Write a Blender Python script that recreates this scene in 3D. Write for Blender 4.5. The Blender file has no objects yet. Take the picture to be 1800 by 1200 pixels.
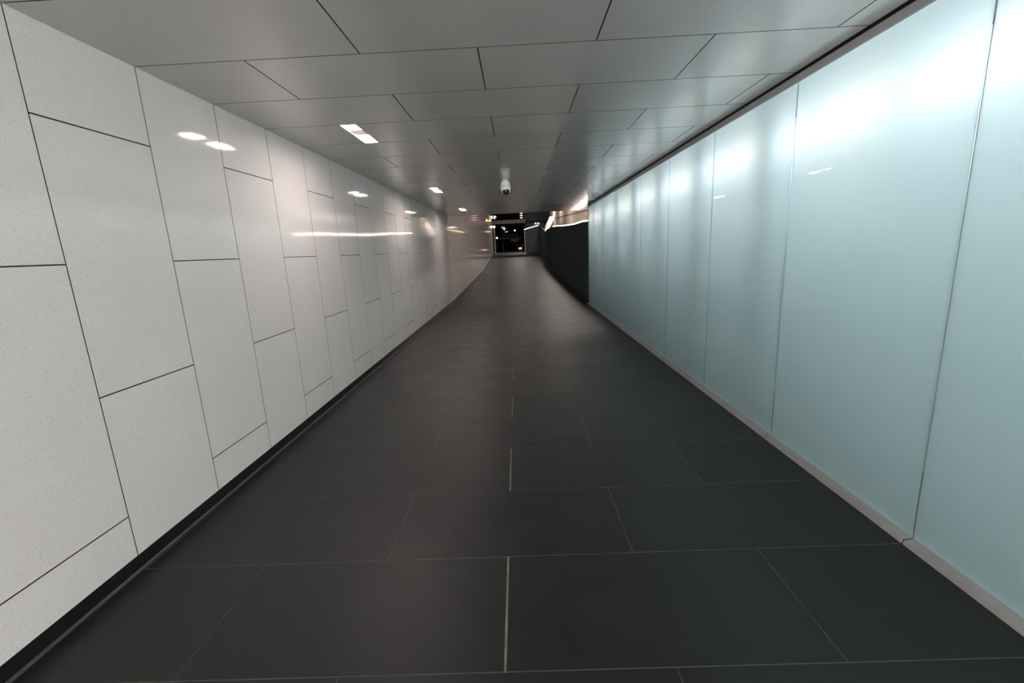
import bpy, math, random
from mathutils import Matrix, Vector
random.seed(7)
sc = bpy.context.scene
col = sc.collection

# ------------------------------------------------------------------ measures
CAM_H = 1.4619
XL, XR, HC = -1.9246, 1.8311, 2.4728        # white wall face, glass face, ceiling
P, Y0 = 0.6, 1.8895                         # panel width, first joint in view
Y_END_CEIL, Y_END_GLASS = 13.0, 11.49
XD, XB = 1.93, 2.80                         # dark wall face, beige wall face
PROF = [(-6, 0), (13.2, 0), (25, .30), (38.3, 1.2), (90, 1.2)]


def ramp(y):
    for (a, za), (b, zb) in zip(PROF, PROF[1:]):
        if y <= b:
            return za + (zb - za) * (y - a) / (b - a)
    return PROF[-1][1]


# ------------------------------------------------------------------ helpers
class MB:
    """collects shapes and links them as ONE mesh object"""
    def __init__(self):
        self.v, self.f, self.m, self.s = [], [], [], []

    def poly(self, pts, mi=0, smooth=False):
        i = len(self.v)
        self.v += [tuple(p) for p in pts]
        self.f.append(tuple(range(i, i + len(pts))))
        self.m.append(mi)
        self.s.append(smooth)

    def hexa(self, c, mi=0, mats=None):
        """c: 8 corners, bottom ring then top ring, counter-clockwise from above"""
        i = len(self.v)
        self.v += [tuple(p) for p in c]
        fs = [(3, 2, 1, 0), (4, 5, 6, 7), (0, 1, 5, 4), (1, 2, 6, 5), (2, 3, 7, 6), (3, 0, 4, 7)]
        for k, q in enumerate(fs):
            self.f.append(tuple(i + a for a in q))
            self.m.append(mats[k] if mats else mi)
            self.s.append(False)

    def box(self, x0, x1, y0, y1, z0, z1, mi=0, mats=None):
        self.hexa([(x0, y0, z0), (x1, y0, z0), (x1, y1, z0), (x0, y1, z0),
                   (x0, y0, z1), (x1, y0, z1), (x1, y1, z1), (x0, y1, z1)], mi, mats)

    def lathe(self, prof, c=(0, 0, 0), n=32, mi=0, mat=None):
        """prof: (radius, z) list, revolved about z"""
        i0 = len(self.v)
        M = mat or Matrix.Identity(4)
        for r, z in prof:
            for k in range(n):
                t = 2 * math.pi * k / n
                p = M @ Vector((r * math.cos(t), r * math.sin(t), z))
                self.v.append((p.x + c[0], p.y + c[1], p.z + c[2]))
        for j in range(len(prof) - 1):
            for k in range(n):
                a, b = i0 + j * n + k, i0 + j * n + (k + 1) % n
                self.f.append((a, b, b + n, a + n))
                self.m.append(mi)
                self.s.append(True)
        for j, rev in ((0, True), (len(prof) - 1, False)):
            if prof[j][0] > 1e-6:
                ring = [i0 + j * n + k for k in range(n)]
                self.f.append(tuple(reversed(ring)) if rev else tuple(ring))
                self.m.append(mi)
                self.s.append(False)

    def tube(self, pts, r, n=10, mi=0):
        pts = [Vector(p) for p in pts]
        i0 = len(self.v)
        for k, p in enumerate(pts):
            d = (pts[min(k + 1, len(pts) - 1)] - pts[max(k - 1, 0)]).normalized()
            u = d.cross(Vector((0, 0, 1)))
            if u.length < 1e-3:
                u = Vector((1, 0, 0))
            u.normalize()
            w = u.cross(d)
            for j in range(n):
                t = 2 * math.pi * j / n
                q = p + r * (math.cos(t) * u + math.sin(t) * w)
                self.v.append(tuple(q))
        for k in range(len(pts) - 1):
            for j in range(n):
                a, b = i0 + k * n + j, i0 + k * n + (j + 1) % n
                self.f.append((a, b, b + n, a + n))
                self.m.append(mi)
                self.s.append(True)
        self.f.append(tuple(i0 + j for j in range(n)))
        self.f.append(tuple(i0 + (len(pts) - 1) * n + n - 1 - j for j in range(n)))
        self.m += [mi, mi]
        self.s += [False, False]

    def build(self, name, mats, parent=None, bevel=0):
        me = bpy.data.meshes.new(name)
        me.from_pydata(self.v, [], self.f)
        for m in (mats if isinstance(mats, (list, tuple)) else [mats]):
            me.materials.append(m)
        me.polygons.foreach_set('material_index', self.m)
        me.polygons.foreach_set('use_smooth', self.s)
        me.validate()
        me.update()
        import bmesh
        bm = bmesh.new()
        bm.from_mesh(me)
        bmesh.ops.recalc_face_normals(bm, faces=bm.faces)
        bm.to_mesh(me)
        bm.free()
        o = bpy.data.objects.new(name, me)
        col.objects.link(o)
        if parent is not None:
            o.parent = parent
            o.matrix_parent_inverse = Matrix.Translation(-parent.location)
        if bevel:
            b = o.modifiers.new('bevel', 'BEVEL')
            b.width = bevel
            b.segments = 2
            b.limit_method = 'ANGLE'
        return o


def tag(o, label, cat, group=None):
    o['label'] = label
    o['category'] = cat
    if group:
        o['group'] = group
    return o


def struct(o, label=None):
    o['kind'] = 'structure'
    if label:
        o['label'] = label
        o['category'] = o.name.split('_')[0]
    return o


def empty(name, loc, label, cat, group=None):
    o = bpy.data.objects.new(name, None)
    o.empty_display_size = .1
    o.location = loc
    col.objects.link(o)
    return tag(o, label, cat, group)


# ------------------------------------------------------------------ materials
def nodes(name):
    m = bpy.data.materials.new(name)
    m.use_nodes = True
    nt = m.node_tree
    b = nt.nodes['Principled BSDF']
    return m, nt, b


def plain(name, c, rough=.5, metal=0, spec=.5, emit=None, es=0, coat=0, coat_r=.05, ior=1.5):
    m, nt, b = nodes(name)
    b.inputs['Base Color'].default_value = (*c, 1)
    b.inputs['Roughness'].default_value = rough
    b.inputs['Metallic'].default_value = metal
    b.inputs['IOR'].default_value = ior
    b.inputs['Specular IOR Level'].default_value = spec
    b.inputs['Coat Weight'].default_value = coat
    b.inputs['Coat Roughness'].default_value = coat_r
    if emit:
        b.inputs['Emission Color'].default_value = (*emit, 1)
        b.inputs['Emission Strength'].default_value = es
    return m


def mottled(name, c0, c1, scale, rough, detail=6, bump=0, bscale=60, rvar=0, metal=0, spec=.5, ior=1.5,
            stretch=(1, 1, 1), lo=.3, hi=.7):
    m, nt, b = nodes(name)
    N, L = nt.nodes, nt.links
    tc = N.new('ShaderNodeTexCoord')
    mp = N.new('ShaderNodeMapping')
    mp.inputs['Scale'].default_value = stretch
    L.new(tc.outputs['Object'], mp.inputs['Vector'])
    n = N.new('ShaderNodeTexNoise')
    n.inputs['Scale'].default_value = scale
    n.inputs['Detail'].default_value = detail
    n.inputs['Roughness'].default_value = .62
    L.new(mp.outputs['Vector'], n.inputs['Vector'])
    r = N.new('ShaderNodeValToRGB')
    r.color_ramp.elements[0].position = lo
    r.color_ramp.elements[1].position = hi
    r.color_ramp.elements[0].color = (*c0, 1)
    r.color_ramp.elements[1].color = (*c1, 1)
    L.new(n.outputs['Fac'], r.inputs['Fac'])
    L.new(r.outputs['Color'], b.inputs['Base Color'])
    b.inputs['Metallic'].default_value = metal
    b.inputs['IOR'].default_value = ior
    b.inputs['Specular IOR Level'].default_value = spec
    if rvar:
        mr = N.new('ShaderNodeMapRange')
        mr.inputs['From Min'].default_value = lo
        mr.inputs['From Max'].default_value = hi
        mr.inputs['To Min'].default_value = rough - rvar
        mr.inputs['To Max'].default_value = rough + rvar
        L.new(n.outputs['Fac'], mr.inputs['Value'])
        L.new(mr.outputs['Result'], b.inputs['Roughness'])
    else:
        b.inputs['Roughness'].default_value = rough
    if bump:
        n2 = N.new('ShaderNodeTexNoise')
        n2.inputs['Scale'].default_value = bscale
        n2.inputs['Detail'].default_value = 3
        L.new(mp.outputs['Vector'], n2.inputs['Vector'])
        bp = N.new('ShaderNodeBump')
        bp.inputs['Strength'].default_value = bump
        bp.inputs['Distance'].default_value = .002
        L.new(n2.outputs['Fac'], bp.inputs['Height'])
        L.new(bp.outputs['Normal'], b.inputs['Normal'])
    return m


def stone_white():
    """white composite stone: fine grey specks, soft clouds, polished face"""
    m, nt, b = nodes('white_stone')
    N, L = nt.nodes, nt.links
    tc = N.new('ShaderNodeTexCoord')
    cl = N.new('ShaderNodeTexNoise')
    cl.inputs['Scale'].default_value = 1.3
    cl.inputs['Detail'].default_value = 5
    L.new(tc.outputs['Object'], cl.inputs['Vector'])
    base = N.new('ShaderNodeValToRGB')
    base.color_ramp.elements[0].position = .3
    base.color_ramp.elements[1].position = .7
    base.color_ramp.elements[0].color = (.84, .785, .76, 1)
    base.color_ramp.elements[1].color = (.90, .845, .815, 1)
    L.new(cl.outputs['Fac'], base.inputs['Fac'])
    sp = N.new('ShaderNodeTexNoise')
    sp.inputs['Scale'].default_value = 190
    sp.inputs['Detail'].default_value = 4
    sp.inputs['Roughness'].default_value = .7
    L.new(tc.outputs['Object'], sp.inputs['Vector'])
    rs = N.new('ShaderNodeValToRGB')
    rs.color_ramp.elements[0].position = .34
    rs.color_ramp.elements[1].position = .46
    rs.color_ramp.elements[0].color = (.77, .76, .745, 1)
    rs.color_ramp.elements[1].color = (1, 1, 1, 1)
    L.new(sp.outputs['Fac'], rs.inputs['Fac'])
    mx = N.new('ShaderNodeMix')
    mx.data_type = 'RGBA'
    mx.blend_type = 'MULTIPLY'
    mx.inputs['Factor'].default_value = 1
    L.new(base.outputs['Color'], mx.inputs['A'])
    L.new(rs.outputs['Color'], mx.inputs['B'])
    L.new(mx.outputs['Result'], b.inputs['Base Color'])
    b.inputs['Roughness'].default_value = STONE_R
    b.inputs['IOR'].default_value = 1.5
    wv = N.new('ShaderNodeTexNoise')
    wv.inputs['Scale'].default_value = 1.6
    wv.inputs['Detail'].default_value = 1
    L.new(tc.outputs['Object'], wv.inputs['Vector'])
    bp = N.new('ShaderNodeBump')
    bp.inputs['Strength'].default_value = .25
    bp.inputs['Distance'].default_value = .004
    L.new(wv.outputs['Fac'], bp.inputs['Height'])
    L.new(bp.outputs['Normal'], b.inputs['Normal'])
    return m


def frosted():
    """acid-etched glass: light from behind scatters through, polished front face still mirrors"""
    m = bpy.data.materials.new('frosted_glass')
    m.use_nodes = True
    nt = m.node_tree
    N, L = nt.nodes, nt.links
    N.clear()
    out = N.new('ShaderNodeOutputMaterial')
    tr = N.new('ShaderNodeBsdfTranslucent')
    tr.inputs['Color'].default_value = (.85, .925, .935, 1)
    df = N.new('ShaderNodeBsdfDiffuse')
    df.inputs['Color'].default_value = (.41, .57, .585, 1)
    mx = N.new('ShaderNodeMixShader')
    mx.inputs['Fac'].default_value = .35
    L.new(tr.outputs[0], mx.inputs[1])
    L.new(df.outputs[0], mx.inputs[2])
    gl = N.new('ShaderNodeBsdfGlossy')
    gl.inputs['Roughness'].default_value = .03
    fr = N.new('ShaderNodeFresnel')
    fr.inputs['IOR'].default_value = 1.45
    ge = N.new('ShaderNodeNewGeometry')
    mt = N.new('ShaderNodeMath')
    mt.operation = 'SUBTRACT'
    mt.inputs[0].default_value = 1
    L.new(ge.outputs['Backfacing'], mt.inputs[1])
    mu = N.new('ShaderNodeMath')
    mu.operation = 'MULTIPLY'
    L.new(fr.outputs[0], mu.inputs[0])
    L.new(mt.outputs[0], mu.inputs[1])
    m2 = N.new('ShaderNodeMixShader')
    L.new(mu.outputs[0], m2.inputs['Fac'])
    L.new(mx.outputs[0], m2.inputs[1])
    L.new(gl.outputs[0], m2.inputs[2])
    L.new(m2.outputs[0], out.inputs['Surface'])
    return m


def clear_back():
    m = bpy.data.materials.new('clear_glass_back')
    m.use_nodes = True
    nt = m.node_tree
    nt.nodes.clear()
    out = nt.nodes.new('ShaderNodeOutputMaterial')
    t = nt.nodes.new('ShaderNodeBsdfTransparent')
    t.inputs['Color'].default_value = (.94, .97, .98, 1)
    nt.links.new(t.outputs[0], out.inputs['Surface'])
    return m


def glow(name, c, s):
    return plain(name, (.8, .8, .8), .4, emit=c, es=s)


STONE_R = .07
M = dict(
    stone=stone_white(),
    joint=plain('dark_joint', (.045, .043, .043), .8),
    ceil=mottled('satin_ceiling_panel', (.43, .425, .405), (.47, .464, .445), 1.2, .14, bump=.04, bscale=2.2, spec=1.0),
    tile=mottled('slate_tile', (.0045, .0044, .0045), (.0098, .0095, .0096), 2.3, .46, detail=8, bump=.45, bscale=38,
                 rvar=.05, stretch=(1, 1.6, 1), spec=.5),
    grout=mottled('grout', (.13, .12, .105), (.30, .275, .235), 9, .9),
    grout_dark=mottled('dark_grout', (.045, .042, .038), (.13, .12, .105), 7, .9),
    skirt=plain('black_skirting', (.010, .011, .012), .25),
    lip=plain('dark_steel_lip', (.16, .155, .15), .4, .6),
    steel=plain('dull_steel', (.33, .32, .31), .35, .9),
    rail=mottled('anodised_aluminium', (.31, .305, .30), (.38, .372, .365), 6, .45, metal=.25, bump=.1),
    fascia=plain('grey_fascia', (.34, .35, .35), .45),
    black=plain('black_gap', (.008, .008, .008), .9),
    frost=frosted(), clear=clear_back(),
    seal=plain('grey_silicone', (.26, .29, .295), .6),
    cavity=plain('white_cavity', (.76, .88, .90), .9),
    dark=mottled('charcoal_wall_panel', (.034, .046, .062), (.044, .058, .078), 3, .8, bump=.15, bscale=5, spec=.08),
    navy=plain('dark_blue_panel', (.024, .034, .058), .5),
    beige=mottled('beige_render', (.46, .38, .32), (.56, .47, .40), 2.5, .7, stretch=(1, 1, .3)),
    brown=plain('brown_backing', (.12, .085, .06), .6),
    concrete=mottled('grey_concrete', (.22, .20, .19), (.34, .31, .29), 3, .8),
    pale=plain('pale_metal', (.45, .41, .37), .4, .2),
    housing=plain('white_camera_plastic', (.74, .74, .70), .35),
    dome=plain('smoked_dome', (.006, .006, .008), .06),
    reflector=plain('lamp_diffuser', (.30, .22, .235), .6, emit=(1, .72, .74), es=.34),  # weak emission stands in for LED light falling on the lamp's middle piece
    led=glow('lamp_led', (1, .89, .85), 60),
    warm=glow('warm_strip', (1, .85, .74), 14),
    warm_lamp=glow('warm_lamp', (1, .74, .48), 2.4),
    white_lamp=glow('white_lamp', (1, .97, .88), 9),
    globe=glow('globe_glass', (1, .84, .66), 2.2),
    blue_led=glow('cool_led', (.72, .82, 1), 5),
    violet=glow('violet_lamp', (.85, .55, 1), 6),
    orange=glow('orange_lens', (1, .40, .18), 1.5),
    rib=glow('rib_light', (1, .78, .58), .85),
    sign=glow('reddish_lens', (1, .60, .48), 1.2),
    red=glow('red_lens', (1, .10, .04), .8),
    night=plain('night_concrete', (.03, .028, .028), .8),
)

# ------------------------------------------------------------------ floor
f = MB()
ys = [-5.9] + [y for y, _ in PROF[1:-1]] + [75]
for ya, yb in zip(ys, ys[1:]):
    f.poly([(-3 if ya < 38 else -14, ya, ramp(ya) - .0025), (3.2 if ya < 38 else 14, ya, ramp(ya) - .0025),
            (3.2 if ya < 38 else 14, yb, ramp(yb) - .0025), (-3 if ya < 38 else -14, yb, ramp(yb) - .0025)], 1)


def ftile(x0, x1, y0, y1, wl, wr):
    za, zb = ramp(y0), ramp(y1)
    t = .003
    f.hexa([(x0, y0, za - t), (x1, y0, za - t), (x1, y1, zb - t), (x0, y1, zb - t),
            (x0, y0, za), (x1, y0, za), (x1, y1, zb), (x0, y1, zb)], mats=[1, 0, 2, 1 if wr else 2, 2, 1 if wl else 2])


n = -12
while Y0 + n * P < 60:
    y0, y1 = Y0 + n * P, Y0 + (n + 1) * P
    x = (-.105 if n % 2 else -.700) - 1.2 * 2
    x0, x1 = XL - .03, (XD + .01)
    if y0 > 38.5:
        x0, x1 = -9, 9
        x = (-.105 if n % 2 else -.700) - 1.2 * 8
    xs = []
    while x < x1:
        if x > x0 + .05:
            xs.append(x)
        x += 1.2
    edges = [x0] + xs + [x1]
    for a, b in zip(edges, edges[1:]):
        ga = .0048 if abs(a + .105) < .01 else .0016
        gb = .0048 if abs(b + .105) < .01 else .0016
        ftile(a + ga, b - gb, y0 + .002, y1 - .002, ga > .003, gb > .003)
    n += 1
struct(f.build('floor', [M['tile'], M['grout'], M['grout_dark']]))

# stone nosing where the ramp steepens
t = MB()
t.hexa([(XL + .03, 24.9, ramp(24.9) - .002), (XD - .02, 24.9, ramp(24.9) - .002), (XD - .02, 25.1, ramp(25.1) - .002), (XL + .03, 25.1, ramp(25.1) - .002),
        (XL + .03, 24.9, ramp(24.9) + .006), (XD - .02, 24.9, ramp(24.9) + .006), (XD - .02, 25.1, ramp(25.1) + .006), (XL + .03, 25.1, ramp(25.1) + .006)])
struct(t.build('trim_5', M['concrete']))
# pale threshold at the top of the ramp
t = MB()
t.box(XL, .72, 38.3, 38.55, 1.19, 1.215)
struct(t.build('trim_6', M['pale']))

# ------------------------------------------------------------------ white stone wall, left
w = MB()
G = .0030
ZW = .078
n = -9
ZT2 = 5.0
while Y0 + n * P < 38.2:
    y0, y1 = Y0 + n * P, min(Y0 + (n + 1) * P, 38.3)
    zs = [.2887, 1.4875, 2.6863, 3.885] if n % 2 else [.888, 2.087, 3.286, 4.484]
    top = HC + .004 if y1 < Y_END_CEIL + .2 else ZT2
    zb = max(ramp(y0), ramp(y1)) + ZW
    zs = [z for z in zs if zb + .08 < z < top - .05]
    e = [None] + zs + [top]
    for k in range(len(e) - 1):
        a0 = (ramp(y0) + ZW) if k == 0 else e[k] + G
        a1 = (ramp(y1) + ZW) if k == 0 else e[k] + G
        z1 = e[k + 1] - (G if k < len(e) - 2 else 0)
        g = G * .8
        w.hexa([(XL - .02, y0 + g, a0), (XL, y0 + g, a0), (XL, y1 - g, a1), (XL - .02, y1 - g, a1),
                (XL - .02, y0 + g, z1), (XL, y0 + g, z1), (XL, y1 - g, z1), (XL - .02, y1 - g, z1)], mats=[1, 1, 1, 0, 1, 1])
    n += 1
ya = Y0 - 9 * P
w.box(XL - .30, XL - .012, ya, Y_END_CEIL + .2, -.05, HC + .3, 1)
w.box(XL - .30, XL - .012, Y_END_CEIL + .2, 38.3, -.05, ZT2, 1)
struct(w.build('wall_left', [M['stone'], M['joint']]))

# black skirting with a thin steel lip
s = MB()
segs = [ya, 13.2, 25, 38.3]
for a, b in zip(segs, segs[1:]):
    za, zb = ramp(a), ramp(b)
    s.hexa([(XL - .012, a, za - .003), (XL + .006, a, za - .003), (XL + .006, b, zb - .003), (XL - .012, b, zb - .003),
            (XL - .012, a, za + ZW), (XL - .003, a, za + ZW), (XL - .003, b, zb + ZW), (XL - .012, b, zb + ZW)], 0)
    s.hexa([(XL + .004, a, za - .003), (XL + .013, a, za - .003), (XL + .013, b, zb - .003), (XL + .004, b, zb - .003),
            (XL + .004, a, za + .012), (XL + .011, a, za + .010), (XL + .011, b, zb + .010), (XL + .004, b, zb + .012)], 1)
struct(s.build('baseboard_left', [M['skirt'], M['lip']]))

# ------------------------------------------------------------------ ceiling
LAMP_ROWS = [3, 9, 15]
LX0, LX1 = -1.338, -1.213
c = MB()
n = -12
while Y0 + n * P < Y_END_CEIL - .05:
    y0, y1 = Y0 + n * P, min(Y0 + (n + 1) * P, Y_END_CEIL)
    xr = 1.806 if y1 < Y_END_GLASS + .05 else 2.79
    xs = [v for v in [(-1.355 if n % 2 else -1.955) + 1.2 * k for k in range(5)] if XL + .1 < v < xr - .05]
    e = [XL + .001] + xs + [xr]
    g = .0034
    for a, b in zip(e, e[1:]):
        a2, b2 = a + g, b - g
        if n in LAMP_ROWS:
            if abs(a + 1.355) < .01:
                a2 = LX1
            if abs(b + 1.355) < .01:
                b2 = LX0
        c.box(a2, b2, y0 + g, y1 - g, HC, HC + .018, mats=[0, 1, 1, 1, 1, 1])
    n += 1
ya = Y0 - 12 * P
for (x0, x1, y0, y1) in [(XL - .02, LX0 - .02, ya, Y_END_CEIL), (LX1 + .02, 1.84, ya, Y_END_CEIL), (1.84, 2.8, Y_END_GLASS, Y_END_CEIL)]:
    c.box(x0, x1, y0, y1, HC + .016, HC + .06, 1)
prev = ya
for n in LAMP_ROWS + [None]:
    y1 = Y0 + n * P if n is not None else Y_END_CEIL
    c.box(LX0 - .02, LX1 + .02, prev, y1, HC + .016, HC + .06, 1)
    prev = Y0 + (n + 1) * P if n is not None else 0
# deep slab above
c.box(XL - .3, 2.8, ya, Y_END_CEIL - .05, HC + .2, HC + .9, 1)
c.box(XL - .3, 2.8, Y_END_CEIL - .03, Y_END_CEIL, HC + .0, HC + .9, 2)
struct(c.build('ceiling', [M['ceil'], M['joint'], M['concrete']]))

# recessed ceiling lamps
LB = {3: 'largest and nearest recessed twin-square slot lamp in the left of the grey ceiling',
      9: 'second recessed twin-square ceiling lamp, halfway between the nearest one and the farthest',
      15: 'farthest and smallest recessed twin-square ceiling lamp, close to the white wall'}
for n in LAMP_ROWS:
    y0, y1 = Y0 + n * P + .006, Y0 + (n + 1) * P - .006
    L_ = empty('ceiling_lamp', ((LX0 + LX1) / 2, (y0 + y1) / 2, HC), LB[n], 'ceiling lamp', 'slot lamps along the left of the ceiling')
    b = MB()
    t = .004
    b.box(LX0, LX0 + t, y0, y1, HC - .001, HC + .05)
    b.box(LX1 - t, LX1, y0, y1, HC - .001, HC + .05)
    b.box(LX0 + t, LX1 - t, y0, y0 + t, HC - .001, HC + .05)
    b.box(LX0 + t, LX1 - t, y1 - t, y1, HC - .001, HC + .05)
    b.box(LX0, LX1, y0, y1, HC + .05, HC + .056)
    b.build('housing', M['pale'], L_)
    d = (y1 - y0)
    for u0, u1 in ((.06, .33), (.62, .93)):
        q = MB()
        q.box(LX0 + .006, LX1 - .006, y0 + d * u0, y0 + d * u1, HC + .010, HC + .036)
        q.build('led_panel', M['led'], L_)
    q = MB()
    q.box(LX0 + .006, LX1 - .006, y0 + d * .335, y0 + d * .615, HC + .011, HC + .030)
    q.build('diffuser', M['reflector'], L_)  # middle piece between the LEDs, its brightness put into the material

# security camera
cx, cy = -.125, 6.835
cam_t = empty('security_camera', (cx, cy, HC), 'white dome security camera with a black lens hanging from the ceiling', 'security camera')
b = MB()
b.lathe([(.0, 0), (.045, 0), (.048, -.012), (.060, -.022), (.069, -.045), (.072, -.082), (.0715, -.086)], (cx, cy, HC), 40)
b.build('mounting_cap', M['housing'], cam_t)
b = MB()
b.lathe([(.067, -.083), (.067, -.089)], (cx, cy, HC), 40)
b.build('seam_ring', M['seal'], cam_t)
b = MB()
b.lathe([(.071, -.088), (.074, -.094), (.074, -.112), (.070, -.135), (.062, -.150), (.050, -.153), (0, -.150)], (cx, cy, HC), 40)
b.build('body', M['housing'], cam_t)
b = MB()
R_ = .054
b.lathe([(R_ * math.sin(math.pi * k / 14), R_ * math.cos(math.pi * k / 14)) for k in range(15)], (cx + .004, cy - .014, HC - .160), 32)
ball = b.build('camera_ball', M['dome'], cam_t)
b = MB()
T = Matrix.Rotation(math.radians(68), 4, 'X')
b.lathe([(.012, .0), (.020, .0), (.022, .006), (.012, .006)], (cx + .004, cy - .014 - .050, HC - .181), 24, mat=T)
b.build('lens_ring', M['skirt'], ball)
for sx in (-1, 1):
    b = MB()
    pts = []
    for k in range(9):
        a = math.pi * (.0 + .5 * k / 8)
        pts.append((cx + .004 + sx * (.060 - .012 * (1 - math.cos(a))), cy - .012, HC - .118 - .062 * math.sin(a)))
    for p, q in zip(pts, pts[1:]):
        b.hexa([(p[0] - .006, p[1] - .022, q[2]), (p[0] + .006, p[1] - .022, q[2]), (p[0] + .006, p[1] + .022, q[2]), (p[0] - .006, p[1] + .022, q[2]),
                (p[0] - .006, p[1] - .026, p[2]), (p[0] + .006, p[1] - .026, p[2]), (p[0] + .006, p[1] + .026, p[2]), (p[0] - .006, p[1] + .026, p[2])])
    b.build('yoke_arm', M['housing'], cam_t, bevel=.002)

# ------------------------------------------------------------------ frosted glass wall, right
GB, GT = .030, 2.432
ORD = {0: 'frosted glass panel cut off by the right edge of the photo, nearest one',
       1: 'second frosted glass panel from the right edge, with a broad white glow across its top',
       2: 'third frosted glass panel from the right, with a warm-edged glow patch',
       3: 'fourth frosted glass panel from the right, two glow patches near its top rail',
       4: 'fifth frosted glass panel from the right, ending at a darker vertical joint',
       5: 'sixth frosted glass panel from the right, a narrow bright slice just past the darker joint',
       6: 'seventh frosted glass panel from the right, narrow slice third from the far end',
       7: 'eighth frosted glass panel from the right, second last before the dark wall',
       8: 'farthest frosted glass panel, the last narrow slice standing beside the dark wall'}
joints = [Y0 + 1.2 * k for k in range(-4, 9)]
for k, (a, b_) in enumerate(zip(joints, joints[1:])):
    idx = k - 3
    if idx < -1:
        lab = 'frosted glass panel behind the camera, out of frame'
    elif idx == -1:
        lab = 'frosted glass panel beside the camera, out of frame'
    else:
        lab = ORD[idx]
    g = empty('glass_panel', (XR, (a + b_) / 2, GB), lab, 'glass panel', 'backlit frosted glass panels')
    q = MB()
    # faces: bottom, top, -y, +x, +y, -x(front)
    q.box(XR, XR + .012, a + .003, b_ - .003, GB, GT, mats=[1, 1, 1, 1, 1, 0])
    q.build('pane', [M['frost'], M['clear']], g)
    q = MB()
    q.box(XR + .002, XR + .013, b_ - .0024, b_ + .0024, GB, GT)
    q.build('joint_seal', M['joint'] if idx == 4 else M['seal'], g)

# bottom rail, one length per panel with open joints
r_ = MB()
for a, b_ in zip(joints, joints[1:]):
    r_.hexa([(XR - .050, a + .005, -.002), (XR + .03, a + .005, -.002), (XR + .03, b_ - .005, -.002), (XR - .050, b_ - .005, -.002),
             (XR - .046, a + .005, .022), (XR + .03, a + .005, .032), (XR + .03, b_ - .005, .032), (XR - .046, b_ - .005, .022)], 0)
r_.box(XR - .040, XR + .03, joints[0], joints[-1], -.002, .020, 1)
struct(r_.build('trim_1', [M['rail'], M['black']]))
# top fascia
r_ = MB()
for k in range(0, 12, 2):
    a, b_ = joints[k], joints[min(k + 2, 12)]
    r_.box(XR - .014, XR + .03, a + .002, b_ - .002, 2.416, 2.460, 0)
r_.box(XR - .004, XR + .03, joints[0], joints[-1], 2.420, HC + .02, 1)
struct(r_.build('trim_2', [M['fascia'], M['black']]))
# dark post closing the glass wall
r_ = MB()
r_.box(XR, XD + .02, Y_END_GLASS, Y_END_GLASS + .06, 0, HC)
struct(r_.build('trim_3', M['navy']))

# white lamp cavity behind the glass
CB = XR + .62
k_ = MB()
k_.box(CB, CB + .05, joints[0] - .1, Y_END_GLASS, 0, HC + .1)
k_.box(XR + .03, CB, joints[0] - .1, Y_END_GLASS, -.02, .0, 1)
k_.box(XR + .03, CB, joints[0] - .1, Y_END_GLASS, HC - .01, HC + .1, 1)
k_.box(XR + .03, CB, joints[0] - .1, joints[0] - .02, 0, HC)
k_.box(XR + .06, CB, Y_END_GLASS - .04, Y_END_GLASS, 0, HC)
struct(k_.build('wall_right', [M['cavity'], M['night']]))

# fluorescent tubes in the cavity: the far half of each pair cooler than the near half
LAMP_W, LAMP_B, LAMP_D, LAMP_Z = .58, 1.55, .20, 2.10


def area(name, loc, sx, sy, power, colr, rot):
    l = bpy.data.lights.new(name, 'AREA')
    l.shape = 'RECTANGLE'
    l.size, l.size_y = sx, sy
    l.energy = power
    l.color = colr
    o = bpy.data.objects.new(name, l)
    o.location = loc
    o.rotation_euler = rot
    col.objects.link(o)
    return o


# upright studs behind the glass between the lamps
st = MB()
y = 3.45
while y < Y_END_GLASS - .3:
    st.box(XR + .10, XR + .19, y - .035, y + .035, 0, HC)
    y += 1.22
struct(st.build('trim_4', M['fascia']))

y = 3.45 - 1.22 * 6
while y < Y_END_GLASS - .3:
    # the nearest lamps butt end to end, those from the third panel on stand between the studs
    near = y + 1.22 < 3.0
    for dy, cc in ((.36, (1, .86, .72)), (.86, (.93, .93, .97))):
        if y + dy < Y_END_GLASS - .25:
            # an area lamp shines along its own -z: one turned to the glass, one to the back wall
            L_ = .61 if near else .46
            yl = y + (.305 if dy < .5 else .915) if near else y + dy
            area('tube_light', (XR + LAMP_D, yl, LAMP_Z), .05, L_, LAMP_W * L_ / .46, cc, (0, math.radians(90), 0))
            area('tube_light', (XR + LAMP_D + .03, yl, LAMP_Z), .05, L_, (LAMP_B if near else 2.7) * L_ / .46, (.96, .97, 1), (0, math.radians(-90), 0))
    y += 1.22

# ------------------------------------------------------------------ dark wall beyond the glass
d = MB()
top = [(Y_END_GLASS + .05, 2.09), (12.5, 2.113), (13.05, 2.14), (15.24, 2.182), (18.5, 2.289), (25.2, 2.587), (28.2, 2.60), (30.5, 2.512), (34.7, 3.093), (38.9, 3.29)]
for (a, za), (b_, zb) in zip(top, top[1:]):
    d.hexa([(XD, a, ramp(a) - .01), (XD + .08, a, ramp(a) - .01), (XD + .08, b_, ramp(b_) - .01), (XD, b_, ramp(b_) - .01),
            (XD, a, za), (XD + .08, a, za), (XD + .08, b_, zb), (XD, b_, zb)], 0)
# flush cover strips over the panel joints
for yj in (12.4, 18.4, 24.4):
    d.box(XD - .004, XD + .02, yj - .012, yj + .012, ramp(yj), [z for y_, z in top if y_ <= yj + 1][-1] - .03, 1)
struct(d.build('wall_dark', [M['dark'], M['navy']]), )

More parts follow.
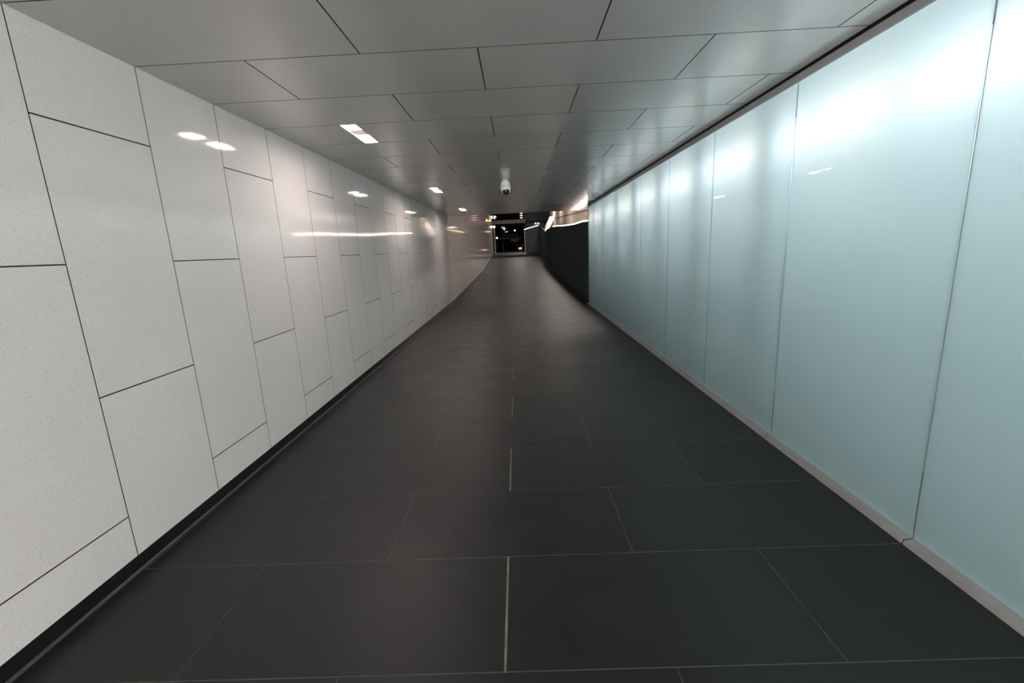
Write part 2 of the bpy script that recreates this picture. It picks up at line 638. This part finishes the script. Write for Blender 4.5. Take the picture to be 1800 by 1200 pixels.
# dark blue return wall across the end of the ramp
d = MB()
d.hexa([(.735, 38.6, 1.19), (2.0, 38.6, 1.19), (2.0, 39.1, 1.19), (.735, 39.1, 1.19),
        (.735, 38.6, 3.06), (2.0, 38.6, 3.33), (2.0, 39.1, 3.33), (.735, 39.1, 3.06)], 0)
d.box(.70, .76, 38.55, 38.7, 1.19, 3.0, 1)
struct(d.build('wall_end', [M['navy'], M['pale']]))

# dark blue facade above and behind it
d = MB()
d.box(.80, 4.5, 41.0, 41.6, 1.2, 6.0, 0)
d.box(.80, 4.5, 40.9, 41.0, 3.72, 3.95, 1)
struct(d.build('wall_facade', [M['navy'], M['dark']]))

# beige wall beside the dark wall
d = MB()
zg0, zg1 = 2.55, 3.75
ys = [11.5 + 1.5 * k for k in range(18)]
for a, b_ in zip(ys, ys[1:]):
    ga, gb = 2.80 + .0448 * (a - 17.17), 2.80 + .0448 * (b_ - 17.17)
    d.hexa([(XB, a + .02, 0), (XB + .1, a + .02, 0), (XB + .1, b_ - .02, 0), (XB, b_ - .02, 0),
            (XB, a + .02, ga - .03), (XB + .1, a + .02, ga - .03), (XB + .1, b_ - .02, gb - .03), (XB, b_ - .02, gb - .03)], 0)
    d.hexa([(XB, a, ga + .03), (XB + .1, a, ga + .03), (XB + .1, b_, gb + .03), (XB, b_, gb + .03),
            (XB, a, 5.0), (XB + .1, a, 5.0), (XB + .1, b_, 5.0), (XB, b_, 5.0)], 0)
d.box(XB + .05, XB + .3, ys[0], ys[-1], 0, 5.0, 1)
struct(d.build('wall_outer', [M['beige'], M['concrete']]))

# light strip running along behind the top of the dark wall
XS = 2.06
sp = [(11.7, 2.12), (12.6, 2.155), (13.9, 2.215), (16.2, 2.25), (18.6, 2.335), (22.4, 2.51), (25.2, 2.62)]
ls = empty('light_strip', (XS, 11.7, 2.1), 'warm white light strip glowing along the back of the dark wall top', 'light strip')
b = MB()
b.tube([(XS, y, z) for y, z in sp], .015, 8)
b.build('lamp_tube', M['warm'], ls)
b = MB()
for (a, za), (c_, zc) in zip(sp, sp[1:]):
    b.hexa([(XD + .08, a, za - .10), (XS + .03, a, za - .10), (XS + .03, c_, zc - .10), (XD + .08, c_, zc - .10),
            (XD + .08, a, za - .06), (XS + .03, a, za - .06), (XS + .03, c_, zc - .06), (XD + .08, c_, zc - .06)])
b.build('mounting_ledge', M['steel'], ls)

# slanting ribbed band in the dark wall notch, lit look put in as glow
lb = empty('light_band', (2.05, 33, 2.55), 'warm glowing ribbed band slanting up from the notch in the dark wall', 'glowing band')
p0, p1 = Vector((2.02, 33, 2.58)), Vector((2.62, 33.6, 3.70))
u = (p1 - p0)
side = Vector((.36, 0, .16))
b = MB()
b.hexa([p0 + Vector((0, .06, 0)), p0 + side + Vector((0, .06, 0)), p0 + side + Vector((0, .12, 0)), p0 + Vector((0, .12, 0)),
        p1 + Vector((0, .06, 0)), p1 + side + Vector((0, .06, 0)), p1 + side + Vector((0, .12, 0)), p1 + Vector((0, .12, 0))])
b.build('backing', M['brown'], lb)
for k in range(9):
    q = MB()
    a = p0 + u * (k / 9 + .015)
    c_ = p0 + u * (k / 9 + .088)
    q.hexa([a, a + side, a + side + Vector((0, .06, 0)), a + Vector((0, .06, 0)),
            c_, c_ + side, c_ + side + Vector((0, .06, 0)), c_ + Vector((0, .06, 0))])
    q.build('light_rib', M['rib'], lb)
b = MB()
b.tube([p0 + Vector((-.06, -.03, -.03)), p1 + Vector((-.06, -.03, 0))], .045, 8)
b.build('edge_rail', M['pale'], lb)

# ------------------------------------------------------------------ the end of the ramp
b = MB()
b.box(XL - .05, .86, 40.0, 40.5, 3.72, 4.03)
b.box(XL - .05, .86, 39.96, 40.0, 3.72, 3.77)
tag(b.build('lintel_beam', M['concrete'], bevel=.01), 'long grey beam spanning high across the dark far opening', 'beam')

lp = empty('lamp_post', (-1.80, 38.0, 1.18), 'pale post with a round lamp at the end of the white wall', 'lamp post')
b = MB()
b.lathe([(.075, 0), (.075, .12), (.052, .14), (.045, 2.12)], (-1.80, 38.0, 1.18), 20)
b.build('pole', M['pale'], lp)
b = MB()
b.lathe([(.10 * math.sin(math.pi * k / 12), -.10 * math.cos(math.pi * k / 12)) for k in range(13)], (-1.80, 38.0, 3.40), 24)
b.build('globe', M['globe'], lp)

fl = empty('floodlight', (-1.83, 39.9, 4.25), 'white twin floodlight above the left end of the grey beam', 'floodlight')
for dx, dz, s_ in ((0, .15, .085), (0, 0.02, .08), (.12, .12, .05)):
    b = MB()
    b.box(-1.83 + dx - s_ / 2, -1.83 + dx + s_ / 2, 39.86, 39.9, 4.22 + dz - s_ / 2, 4.22 + dz + s_ / 2)
    b.build('lamp_head', M['white_lamp'], fl)
b = MB()
b.box(-1.90, -1.64, 39.9, 40.0, 4.03, 4.46)
b.build('bracket', M['night'], fl)

# orange lantern on the white wall
e_ = empty('wall_lantern', (XL, 32.4, 3.5), 'small orange lantern high on the white wall left of the grey beam', 'wall lantern')
b = MB()
b.box(XL, XL + .10, 32.3, 32.5, 3.66, 3.70)
b.build('bracket', M['night'], e_)
b = MB()
b.lathe([(.02, .14), (.06, .12), (.06, .10), (.03, .07), (.09, .0), (.10, -.05), (.0, -.06)], (XL + .11, 32.4, 3.56), 16)
b.build('lamp_glass', M['orange'], e_)
# stack of small reddish-white lights beyond the beam
e_ = empty('sign_light', (.68, 50, 1.2), 'small stack of reddish-white lights right of centre above the grey beam', 'light')
b = MB()
b.tube([(.68, 50, 1.19), (.68, 50, 5.3)], .04, 8)
b.build('post', M['night'], e_)
for zz in (4.78, 5.02, 5.26):
    b = MB()
    b.box(.52, .80, 49.9, 49.96, zz, zz + .10)
    b.build('lens', M['sign'], e_)

# light line behind the dark blue end wall
lbar = empty('light_bar', (1.3, 39.3, 1.2), 'yellow-white light bar showing over the top of the dark blue end wall', 'light bar')
b = MB()
b.hexa([(.72, 39.2, 3.09), (1.95, 39.2, 3.39), (1.95, 39.26, 3.39), (.72, 39.26, 3.09),
        (.72, 39.2, 3.15), (1.95, 39.2, 3.45), (1.95, 39.26, 3.45), (.72, 39.26, 3.15)])
b.build('lamp_tube', M['warm_lamp'], lbar)
for x in (.9, 1.8):
    b = MB()
    b.box(x - .03, x + .03, 39.26, 39.32, 1.19, 3.12 + (x - .72) * .244)
    b.build('stand', M['night'], lbar)

# pair of small white lamps on the facade
for k, (x, lab) in enumerate(((1.80, 'left one of two small white lamps on the dark blue facade'),
                              (2.05, 'right one of two small white lamps on the dark blue facade'))):
    e_ = empty('wall_lamp', (x, 40.9, 3.70), lab, 'wall lamp', 'pair of facade lamps')
    b = MB()
    b.box(x - .06, x + .06, 40.82, 40.9, 3.70, 3.76)
    b.build('casing', M['night'], e_)
    b = MB()
    b.box(x - .05, x + .05, 40.80, 40.86, 3.64, 3.70)
    b.build('lens', M['white_lamp'], e_)

# pale girders across the dark opening
gr = empty('girder_bridge', (-.7, 60, 2.6), 'pale horizontal girders stacked across the dark far opening', 'bridge')
for z0, z1, x0, x1 in ((3.40, 3.52, -1.85, .25), (3.20, 3.31, -1.9, .35), (2.86, 3.10, -2.2, .80)):
    b = MB()
    b.box(x0, x1, 60, 60.3, z0, z1)
    b.build('girder', M['concrete'], gr)
for x in (-1.75, .1):
    b = MB()
    b.box(x - .06, x + .06, 60.3, 60.4, 1.2, 3.5)
    b.build('support_post', M['night'], gr)
for x, z0 in ((-.6, 2.62), (-.25, 2.50), (.15, 2.62)):
    b = MB()
    b.box(x - .13, x + .13, 60.02, 60.2, z0, 2.86)
    b.build('bracket', M['concrete'], gr)

# canopy with blue-white spots in two rows
cn = MB()
cn.box(-6, 6, 57, 84, 4.75, 4.95)
for x in (-5.5, 5.5):
    for y in (58, 82):
        cn.box(x - .15, x + .15, y - .15, y + .15, 1.2, 4.75)
tag(cn.build('canopy', M['night']), 'dark flat canopy over the far side of the opening', 'canopy')
SPL = ['highest blue-white spotlight at the left of the slanting cluster under the dark canopy',
       'blue-white spotlight right beside the highest one of the slanting cluster',
       'left spotlight in the second row down of the slanting blue-white cluster',
       'right spotlight in the second row down of the slanting blue-white cluster',
       'single blue-white spotlight in the middle of the slanting cluster',
       'left spotlight at the bottom end of the slanting blue-white cluster',
       'right spotlight at the bottom end of the slanting blue-white cluster']
for (px, py), lab in zip([(885, 401), (888.2, 401), (886.8, 403.4), (889.8, 403.2), (888.6, 405.4), (890.6, 408.6), (893.4, 408.2)], SPL):
    zc = 4.70
    hz = 438.4 - .047 * (px - 908)
    yy = (zc - CAM_H) * 775 / (hz - py)
    xx = (px - 908.2) * yy / 775
    e_ = empty('spotlight', (xx, yy, 4.75), lab, 'spotlight', 'blue-white spots under the canopy')
    b = MB()
    b.lathe([(.10, -.004), (.10, -.06)], (xx, yy, 4.75), 12)
    b.build('can', M['night'], e_)
    b = MB()
    b.lathe([(0, -.13), (.04, -.12), (.06, -.09), (.06, -.06)], (xx, yy, 4.75), 12)
    b.build('lens', M['blue_led'], e_)
# round white lamp hanging under the canopy
e_ = empty('pendant_lamp', (-.14, 60, 4.75), 'round white pendant lamp hanging above the right of the pale girders', 'pendant lamp')
b = MB()
b.tube([(-.14, 60, 4.746), (-.14, 60, 4.02)], .012, 6)
b.build('cord', M['night'], e_)
b = MB()
b.lathe([(.10 * math.sin(math.pi * k / 10), -.10 * math.cos(math.pi * k / 10)) for k in range(11)], (-.14, 60, 3.93), 16)
b.build('globe', M['globe'], e_)
# violet-white lamp on a dark post beside the lamp post
e_ = empty('path_lamp', (-2.55, 60, 1.2), 'small violet-white lamp just right of the pale post', 'lamp')
b = MB()
b.tube([(-2.55, 60, 1.19), (-2.55, 60, 3.0)], .04, 8)
b.build('post', M['night'], e_)
b = MB()
b.lathe([(.11 * math.sin(math.pi * k / 10), -.11 * math.cos(math.pi * k / 10)) for k in range(11)], (-2.55, 60, 3.09), 16)
b.build('globe', M['violet'], e_)
# orange barrier lamp with a thin pale rod
e_ = empty('warning_light', (.52, 60, 1.2), 'small orange-red light low beside the dark blue end wall', 'warning light')
b = MB()
b.box(.24, .80, 60.0, 60.2, 1.19, 1.48)
b.build('base', M['night'], e_)
b = MB()
b.box(.30, .66, 59.97, 60.1, 1.55, 1.70)
b.build('lens', M['orange'], e_)
b = MB()
b.box(.26, .70, 60.0, 60.1, 1.47, 1.55)
b.build('frame', M['red'], e_)
b = MB()
b.tube([(.76, 60, 1.2), (.78, 60, 2.1)], .035, 8)
b.build('rod', M['pale'], e_)

# dark backdrop building and plaza walls
b = MB()
b.box(-14, 14, 86, 87, 1.2, 14)
struct(b.build('wall_far', M['night']))

# added fill light behind the camera, brightening the left wall from the tunnel mouth
area('concourse_light', (-.05, -5.2, 1.3), 3.6, 2.2, 400, (1, .955, .92), (math.radians(90), 0, 0))

# warm fill lights added overhead between the dark and the beige walls
for yy in (13.5, 18, 23, 28, 33):
    area('downlight', (2.35, yy, 4.6), .3, .8, 42, (1, .89, .81), (0, 0, 0))
# added unseen fill lights above the ramp end, before and beyond the beam
area('street_lamp', (-.3, 33.0, 6.0), .5, .5, 50, (1, .86, .76), (math.radians(38), 0, 0))
area('street_lamp', (.2, 46.0, 7.0), 1.0, .5, 45, (1, .88, .80), (math.radians(-62), 0, 0))
area('street_lamp', (-.6, 55.0, 6.2), .6, .4, 90, (1, .90, .82), (math.radians(50), 0, 0))

# ------------------------------------------------------------------ world
wd = bpy.data.worlds.new('night')
sc.world = wd
wd.use_nodes = True
bg = wd.node_tree.nodes['Background']
bg.inputs['Color'].default_value = (.25, .27, .33, 1)
bg.inputs['Strength'].default_value = .006

# ------------------------------------------------------------------ camera
cam = bpy.data.cameras.new('camera')
cam.sensor_fit = 'HORIZONTAL'
cam.sensor_width = 36
cam.lens = 774.9 / 1800 * 36
cam.clip_start, cam.clip_end = .05, 300
co = bpy.data.objects.new('camera', cam)
col.objects.link(co)
pit, yaw, rol = -.2049, -.0200, -.0471
cp, sp_, cy_, sy_ = math.cos(pit), math.sin(pit), math.cos(yaw), math.sin(yaw)
fw = Vector((sy_ * cp, cy_ * cp, sp_))
rt = Vector((cy_, -sy_, 0))
up = rt.cross(fw)
r2 = math.cos(rol) * rt + math.sin(rol) * up
u2 = -math.sin(rol) * rt + math.cos(rol) * up
co.matrix_world = Matrix(((r2.x, u2.x, -fw.x, 0), (r2.y, u2.y, -fw.y, 0), (r2.z, u2.z, -fw.z, CAM_H), (0, 0, 0, 1)))
sc.camera = co

vs = sc.view_settings
vs.view_transform = 'Standard'
vs.look = 'None'
vs.gamma = 1
vs.use_curve_mapping = False
vs.exposure = 0.62
sc.cycles.use_denoising = True
